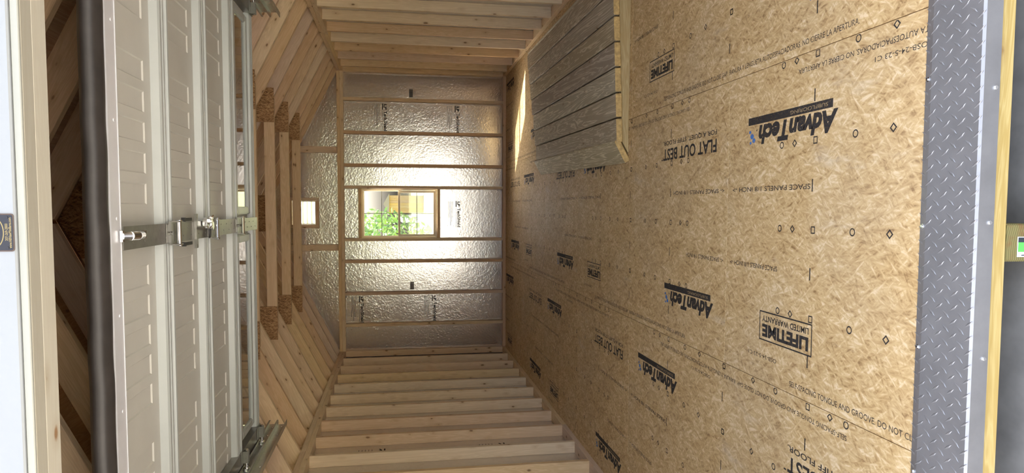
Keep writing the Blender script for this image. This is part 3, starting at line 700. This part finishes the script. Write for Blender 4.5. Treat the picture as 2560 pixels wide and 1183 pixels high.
def track(s, label):
    t = tag(empty('door_track', (DC + s * (DW + 1.7), 0, 84.6)), label, 'track')
    xi, xo = (-1.15, 0.0) if s > 0 else (0.0, 1.15)
    w0, w1 = (0.0, 0.1) if s > 0 else (-0.1, 0.0)
    y0, y1 = 6.0, 128.0
    bm = bmesh.new(); add_box(bm, w0, w1, y0, y1, 2.2, 4.6); add_box(bm, xi, xo, y0, y1, 4.5, 4.6); add_box(bm, xi, xo, y0, y1, 2.2, 2.3)
    add_box(bm, xi if s > 0 else xo - .1, xi + .1 if s > 0 else xo, y0, y1, 4.2, 4.5); add_box(bm, xi if s > 0 else xo - .1, xi + .1 if s > 0 else xo, y0, y1, 2.3, 2.6)
    link('channel', bm_mesh(bm, GALV, 'channel'), t)
    bm = bmesh.new(); add_box(bm, w0 + .1 * s, w1 + .1 * s, y0 + 14, y1, 0.0, 2.6); add_box(bm, xi, xo, y0 + 14, y1, 0.0, 0.1); link('stiffening_angle', bm_mesh(bm, GALV, 'stiffening_angle'), t)
    for y in (118, 124.5, 96, 60):
        cyl('track_bolt', t, (-.1 * s, y, 3.2), (-.35 * s, y, 3.2), 0.3, CHROME, 8); cyl('track_bolt', t, (-.1 * s, y + .6, 1.0), (-.25 * s, y + .6, 1.0), 0.2, CHROME, 8)
    # the bend and the upright run down beside the doorway
    bm = bmesh.new(); R = 6.0; P0 = None
    arc = [(6.0 - 3.0 * math.sin(a) * 1.0, 4.6 - 3.0 * (1 - math.cos(a))) for a in [k * PI / 16 for k in range(9)]] + [(3.0, -82.0)]
    for (ya, za), (yb_, zb) in zip(arc, arc[1:]):
        d = Vector((0, yb_ - ya, zb - za)); n = Vector((0, -d.z, d.y)).normalized() * 2.4
        vs = []
        for x in (w0, w1):
            for p in ((ya, za), (ya + n.y, za + n.z), (yb_ + n.y, zb + n.z), (yb_, zb)): vs.append(bm.verts.new(Vector((x, p[0], p[1])) * IN))
        for f in ((0, 1, 2, 3), (7, 6, 5, 4), (0, 4, 5, 1), (3, 2, 6, 7), (1, 5, 6, 2), (0, 3, 7, 4)): bm.faces.new([vs[q] for q in f])
    link('upright_run', bm_mesh(bm, GALV, 'upright_run'), t)
    return t
track(1, 'galvanised door track overhead on the side of the ramp')
track(-1, 'galvanised door track overhead on the side without the ramp')

# ---------------------------------------------------------------- threshold of tread plate
th_ = tag(empty('threshold_plate', (0, 0, 0)), 'grey diamond tread plate threshold across the doorway', 'threshold')
PX0, PX1 = DX0 + .1, DX1 - .1
prof = [(5.05, 0.01), (5.05, 0.06), (4.0, 0.31), (-1.74, -0.02), (-1.98, -0.2), (-1.98, -1.95), (-1.86, -1.95), (-1.86, -0.24), (-1.74, -0.14), (4.0, 0.19)]
bm = bmesh.new(); A = [bm.verts.new((PX0 * IN, a * IN, b * IN)) for a, b in prof]; B = [bm.verts.new((PX1 * IN, a * IN, b * IN)) for a, b in prof]
bm.faces.new(A); bm.faces.new(B[::-1])
for k in range(len(prof)): bm.faces.new((A[k], A[(k + 1) % len(prof)], B[(k + 1) % len(prof)], B[k]))
link('plate', bm_mesh(bm, TREAD, 'plate'), th_)
bm = bmesh.new(); L, W, Ht = 0.66, 0.15, 0.05
top = [bm.verts.new(Vector(p) * IN) for p in ((-L * .62, 0, Ht), (L * .62, 0, Ht))]
bas = [bm.verts.new(Vector(p) * IN) for p in ((-L, 0, 0), (0, -W, 0), (L, 0, 0), (0, W, 0))]
for f in ((bas[0], bas[1], top[0]), (bas[1], top[1], top[0]), (bas[1], bas[2], top[1]), (bas[2], bas[3], top[1]), (bas[3], top[0], top[1]), (bas[3], bas[0], top[0])): bm.faces.new(f)
LUG = bm_mesh(bm, TREAD, 'tread_lug')
def ztop(y): return 0.31 - (y - 4.0) * 0.238 if y > 4.0 else 0.31 - (4.0 - y) * 0.33 / 5.74
rest = bmesh.new()
ny = 8
for i in range(ny):
    y = -1.55 + i * 0.885
    if y > 4.9: continue
    for j in range(-42, 42):
        x = j * 1.42 + (0.71 if i % 2 else 0.0) - y * 0.02
        if not (PX0 + .6 < x < PX1 - .6): continue
        a = math.radians(52 if i % 2 else -52)
        if -28 < x < 28: link('tread_lug', LUG, th_, (x, y, ztop(y) - .005), (0.057 if y < 4 else -0.234, 0, a))
        else:
            n = len(rest.verts); t = LUG; M2 = Matrix.Translation(Vector((x, y, ztop(y))) * IN) @ Matrix.Rotation(a, 4, 'Z')
            vv = [rest.verts.new(M2 @ v.co) for v in t.vertices]
            for p in t.polygons: rest.faces.new([vv[q] for q in p.vertices])
ro = link('tread_lugs_beyond', bm_mesh(rest, TREAD, 'tread_lugs_beyond'), th_); ro['kind'] = 'stuff'
def screw(par, p, n):
    bm = bmesh.new(); d = Vector(n); p = Vector(p); add_cyl(bm, p, p + d * 0.05, 0.24, 12); add_cyl(bm, p + d * 0.05, p + d * 0.2, 0.16, 6); link('screw', bm_mesh(bm, CHROME, 'screw'), par)
for x in (16.3, 1.0, -11.9, 30, -25.5, 44, -40): screw(th_, (x, 4.55, 0.17), (0, 0.23, 0.97))
for x in (14.4, 1.5, -11.8, 27.5, -25.0, 41, -38.5): screw(th_, (x, -1.98, -1.45), (0, -1, 0))

# ---------------------------------------------------------------- skid under the floor, with its tag
sk = tag(empty('skid_beam', (-0.5, -1.5, -9.2)), 'end of a treated timber skid with a green tag below the threshold', 'beam')
bm = bmesh.new(); add_box(bm, -1.85, 1.85, 0.0, 270, 0.0, 5.42)
bmesh.ops.bevel(bm, geom=list(bm.edges), offset=0.12 * IN, segments=2, affect='EDGES')
link('timber', bm_mesh(bm, ENDG, 'timber'), sk)
P = Print(); P.rect(0, 2.0, 0, 3.0); P.rect(0.5, 1.62, 0.08, 2.9, 1); P.rect(1.45, 1.92, 0.08, 2.9, 2); P.ring(1.68, 2.4, .14, .2, .06, 12, 0, 0); P.rect(.12, .22, 1.6, 2.5, 2); P.rect(.75, .82, 1.2, 2.6, 0); P.rect(.95, 1.02, 1.5, 2.6, 0); P.rect(1.15, 1.3, 2.1, 2.5, 0)
TAGW = plain('tag_white', (0.85, 0.87, 0.86), 0.5); TAGG = plain('tag_green', (0.12, 0.50, 0.10), 0.5); TAGK = plain('tag_black', (0.03, 0.04, 0.05), 0.5)
link('lumber_tag', P.mesh(lambda a, b, l: (0.6 - 2.0 + a, -0.03 - 0.004 * l, 4.05 - 3.0 + b), [TAGW, TAGG, TAGK]), sk)

# ---------------------------------------------------------------- maker's plate on the front siding
npl = tag(empty('nameplate', (0.86, FY0 - 0.56, 83.55)), 'small bronze plate with gold lettering above the doorway', 'sign')
BRONZE = plain('dark_bronze', (0.018, 0.017, 0.022), 0.4, 0.3); GOLD = plain('gold_print', (0.24, 0.18, 0.075), 0.4, 0.4); COPPER = plain('copper_edge', (0.085, 0.055, 0.04), 0.4, 0.5)
def rrect(w, h, r, n=5):
    out = []
    for cx, cz, a0 in ((w / 2 - r, h - r, 0), (-w / 2 + r, h - r, PI / 2), (-w / 2 + r, r, PI), (w / 2 - r, r, 1.5 * PI)):
        out += [(cx + r * math.cos(a0 + k * PI / 2 / n), cz + r * math.sin(a0 + k * PI / 2 / n)) for k in range(n + 1)]
    return out
link('plate_edge', prism_mesh(rrect(2.86, 2.3, .2), -0.06, 0.0, 'xz', COPPER), npl)
link('plate_face', prism_mesh([(a, b + .08) for a, b in rrect(2.68, 2.14, .14)], -0.075, -0.055, 'xz', BRONZE), npl)
P = Print(); P.text('www.HillViewMiniBarns.com', -1.17, 0.17, 2.3, 0.2, 0.02); P.text('207-269-2800', -0.62, 0.42, 1.3, 0.2, 0.012)
P.ring(0, 1.42, 1.2, 0.74, 0.07, 40); P.text('MINI BARNS', -0.75, 1.0, 1.5, 0.28, 0.01); P.text('HILL VIEW', -0.8, 1.4, 1.6, 0.4, 0.02)
link('gold_lettering', P.mesh(lambda a, b, l: (a, -0.08, b), [GOLD]), npl)
for x in (-1.15, 1.15): cyl('rivet', npl, (x, -0.12, 0.45), (x, -0.06, 0.45), 0.09, BRONZE, 10)

# ---------------------------------------------------------------- loading ramp lying on the floor
ramp = tag(empty('ramp', (18.4, 98.3, 0.0), math.radians(-1.0)), 'weathered plank loading ramp lying flat on the floor by the right wall', 'ramp')
ends = [93.0, 94.8, 96.2, 98.4, 100.2, 101.6, 103.6]
TILT = 0.042
def rz(x): return 3.15 + TILT * x
for k in range(7):
    x0 = 0.1 + 5.93 * k
    L = ends[k] + 1.0
    o = link('deck_board', ends_of(box_mesh(L + 0.8, 5.55, 1.5, PTG, 0.16), GOLDEND), ramp, (x0 + 2.78, L / 2 - .4, rz(x0 + 2.78) - .75))
    o.rotation_euler = (Matrix.Rotation(-TILT, 4, 'Y') @ Matrix.Rotation(PI / 2, 4, 'Z')).to_euler()
o = link('edge_board', ends_of(box_mesh(97.0, 5.9, 1.4, PTG, 0.16), GOLDEND), ramp, (-1.95, 48.0, 1.62), (0, 0, 0))
o.rotation_euler = (Matrix.Rotation(-0.50, 4, 'Y') @ Matrix.Rotation(PI / 2, 4, 'Z')).to_euler()
o = link('edge_board', box_mesh(104.0, 5.0, 1.4, PTG, 0.16), ramp, (43.1, 52.0, 2.75), (0, 0, 0))
o.rotation_euler = (Matrix.Rotation(0.78, 4, 'Y') @ Matrix.Rotation(PI / 2, 4, 'Z')).to_euler()
prism('end_beam', ramp, [(-2.4, 0.02), (43.0, 0.02), (41.5, 3.3), (0.3, 1.6)], -0.1, 1.45, 'xz', PTY[0], 0.06)
for yy in (30.0, 60.0): prism('cross_beam', ramp, [(-1.4, 0.02), (42.5, 0.02), (41.5, 3.3), (0.3, 1.6)], yy, yy + 1.5, 'xz', PTY[0])
prism('cross_beam', ramp, [(-1.4, 0.02), (42.5, 0.02), (41.5, 3.3), (0.3, 1.6)], 86.0, 87.5, 'xz', PTY[0])

# ---------------------------------------------------------------- outdoors
def grass_mat():
    m, nt, b = new_mat('lawn'); g = G(nt); v = g.coords(False)
    n1 = g.noise(v, 0.6, 5, 0.6); n2 = g.noise(v, 25, 3)
    f = g.math('ADD', g.math('MULTIPLY', n1, .7), g.math('MULTIPLY', n2, .3))
    g.l(g.ramp(f, [(0.3, (0.13, 0.16, 0.06)), (0.55, (0.24, 0.25, 0.12)), (0.75, (0.36, 0.33, 0.24))]), b.inputs['Base Color']); b.inputs['Roughness'].default_value = 0.9
    return m
def gravel_mat():
    m, nt, b = new_mat('packed_gravel'); g = G(nt); v = g.coords(False)
    vo = g.voro(v, 45); f = g.math('ADD', g.math('MULTIPLY', g.noise(v, 2, 5, .6), .6), g.math('MULTIPLY', vo.outputs['Distance'], .5))
    g.l(g.ramp(f, [(0.3, (0.19, 0.18, 0.165)), (0.7, (0.33, 0.315, 0.29))]), b.inputs['Base Color']); b.inputs['Roughness'].default_value = 0.9
    g.l(g.bump(f, .3, .01), b.inputs['Normal'])
    return m
LAWN = grass_mat(); GRAV = gravel_mat()
ground = board('ground', None, -3000, 3000, -3000, 3000, -15, -9.6, LAWN, 0); ground['kind'] = 'structure'; ground['label'] = 'lawn and bare ground around the shed'; ground['category'] = 'ground'
pad = board('gravel_drive', ground, -260, 260, -900, -30, -9.6, -9.25, GRAV, 0); pad.location = Vector((0, -465, 2.87)) * IN
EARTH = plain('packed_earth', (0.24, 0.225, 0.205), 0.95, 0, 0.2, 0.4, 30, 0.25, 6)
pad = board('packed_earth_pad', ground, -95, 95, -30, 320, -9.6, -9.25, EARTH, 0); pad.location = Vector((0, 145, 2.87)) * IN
LEAF = [plain('leaf_green_%d' % k, c, 0.5, 0, 0.4, 0, 100, 0.15) for k, c in enumerate(((0.16, 0.30, 0.05), (0.25, 0.38, 0.08), (0.10, 0.20, 0.05)))]
BARK = plain('bark', (0.30, 0.25, 0.20), 0.9, 0, 0.2, 0.5, 60, 0.2)
def leafy(name, loc, rx, ry, h, n, size, label, cat, trunk_h=0, trunk_r=3, group=None, seed=1):
    rnd = random.Random(seed); t = tag(empty(name, loc), label, cat, group)
    bm = bmesh.new()
    for i in range(n):
        while True:
            p = Vector((rnd.uniform(-1, 1), rnd.uniform(-1, 1), rnd.uniform(-1, 1)))
            if 0.25 < p.length < 1: break
        c = Vector((p.x * rx, p.y * ry, trunk_h + (p.z + 1) / 2 * h)) * IN
        a = Vector((rnd.gauss(0, 1), rnd.gauss(0, 1), rnd.gauss(0, 1))).normalized(); b = a.orthogonal().normalized(); s = size * rnd.uniform(.6, 1.3) * IN
        v = [bm.verts.new(c - a * s), bm.verts.new(c + b * s * .45), bm.verts.new(c + a * s), bm.verts.new(c - b * s * .45)]
        bm.faces.new(v).material_index = rnd.randrange(3)
    fo = link('foliage', bm_mesh(bm, LEAF, 'foliage'), t); fo['kind'] = 'stuff'
    bm = bmesh.new(); add_cyl(bm, (0, 0, 0), (0, 0, trunk_h + h * .6), trunk_r, 10, trunk_r * .5)
    for k in range(6):
        a = k * 1.05; add_cyl(bm, (0, 0, trunk_h * .6 + h * .1 * k * .6), (rx * .6 * math.cos(a), ry * .6 * math.sin(a), trunk_h + h * (.3 + .08 * k)), trunk_r * .45, 6, trunk_r * .15)
    link('trunk', bm_mesh(bm, BARK, 'trunk'), t)
    return t
leafy('tree', (-42, 480, -9.6), 44, 40, 120, 5200, 2.4, 'leafy green tree outside on one side of the back window', 'tree', 22, 3, seed=3)
leafy('tree', (85, 900, -9.6), 120, 90, 240, 2600, 8, 'taller pale tree far beyond the back window', 'tree', 120, 7, seed=5)
leafy('shrub', (-30, 360, -9.6), 22, 18, 50, 2200, 1.8, 'low green shrub close outside the back window', 'shrub', 2, 1.2, seed=8)
# brown shed and white tank standing far behind the shed
bs = tag(empty('brown_hut', (10, 1600, -9.6)), 'brown plank hut seen far out through the back window', 'hut')
HUTW = wood('brown_planks', 2, (0.42, 0.28, 0.12), (0.25, 0.15, 0.06), knots=0.2)
for k in range(7): board('plank', bs, -21 + 6 * k, -15.2 + 6 * k, 0, 1.2, 0, 84, HUTW, 0.1)
boxes('hut_body', bs, [(-21, 21, 1.2, 44, 0, 84)], HUTW)
prism('hut_roof', bs, [(-25, 82), (25, 82), (0, 96)], -6, 50, 'xz', plain('hut_roof_felt', (0.20, 0.17, 0.14), .9))
tk = tag(empty('white_post', (-9, 640, -9.6)), 'white round post standing in the yard beyond the back window', 'post')
cyl('post_shaft', tk, (0, 0, 0), (0, 0, 58), 3.6, TRIMW, 20); cyl('post_cap', tk, (0, 0, 58), (0, 0, 61), 4.4, TRIMW, 20, 2.0)
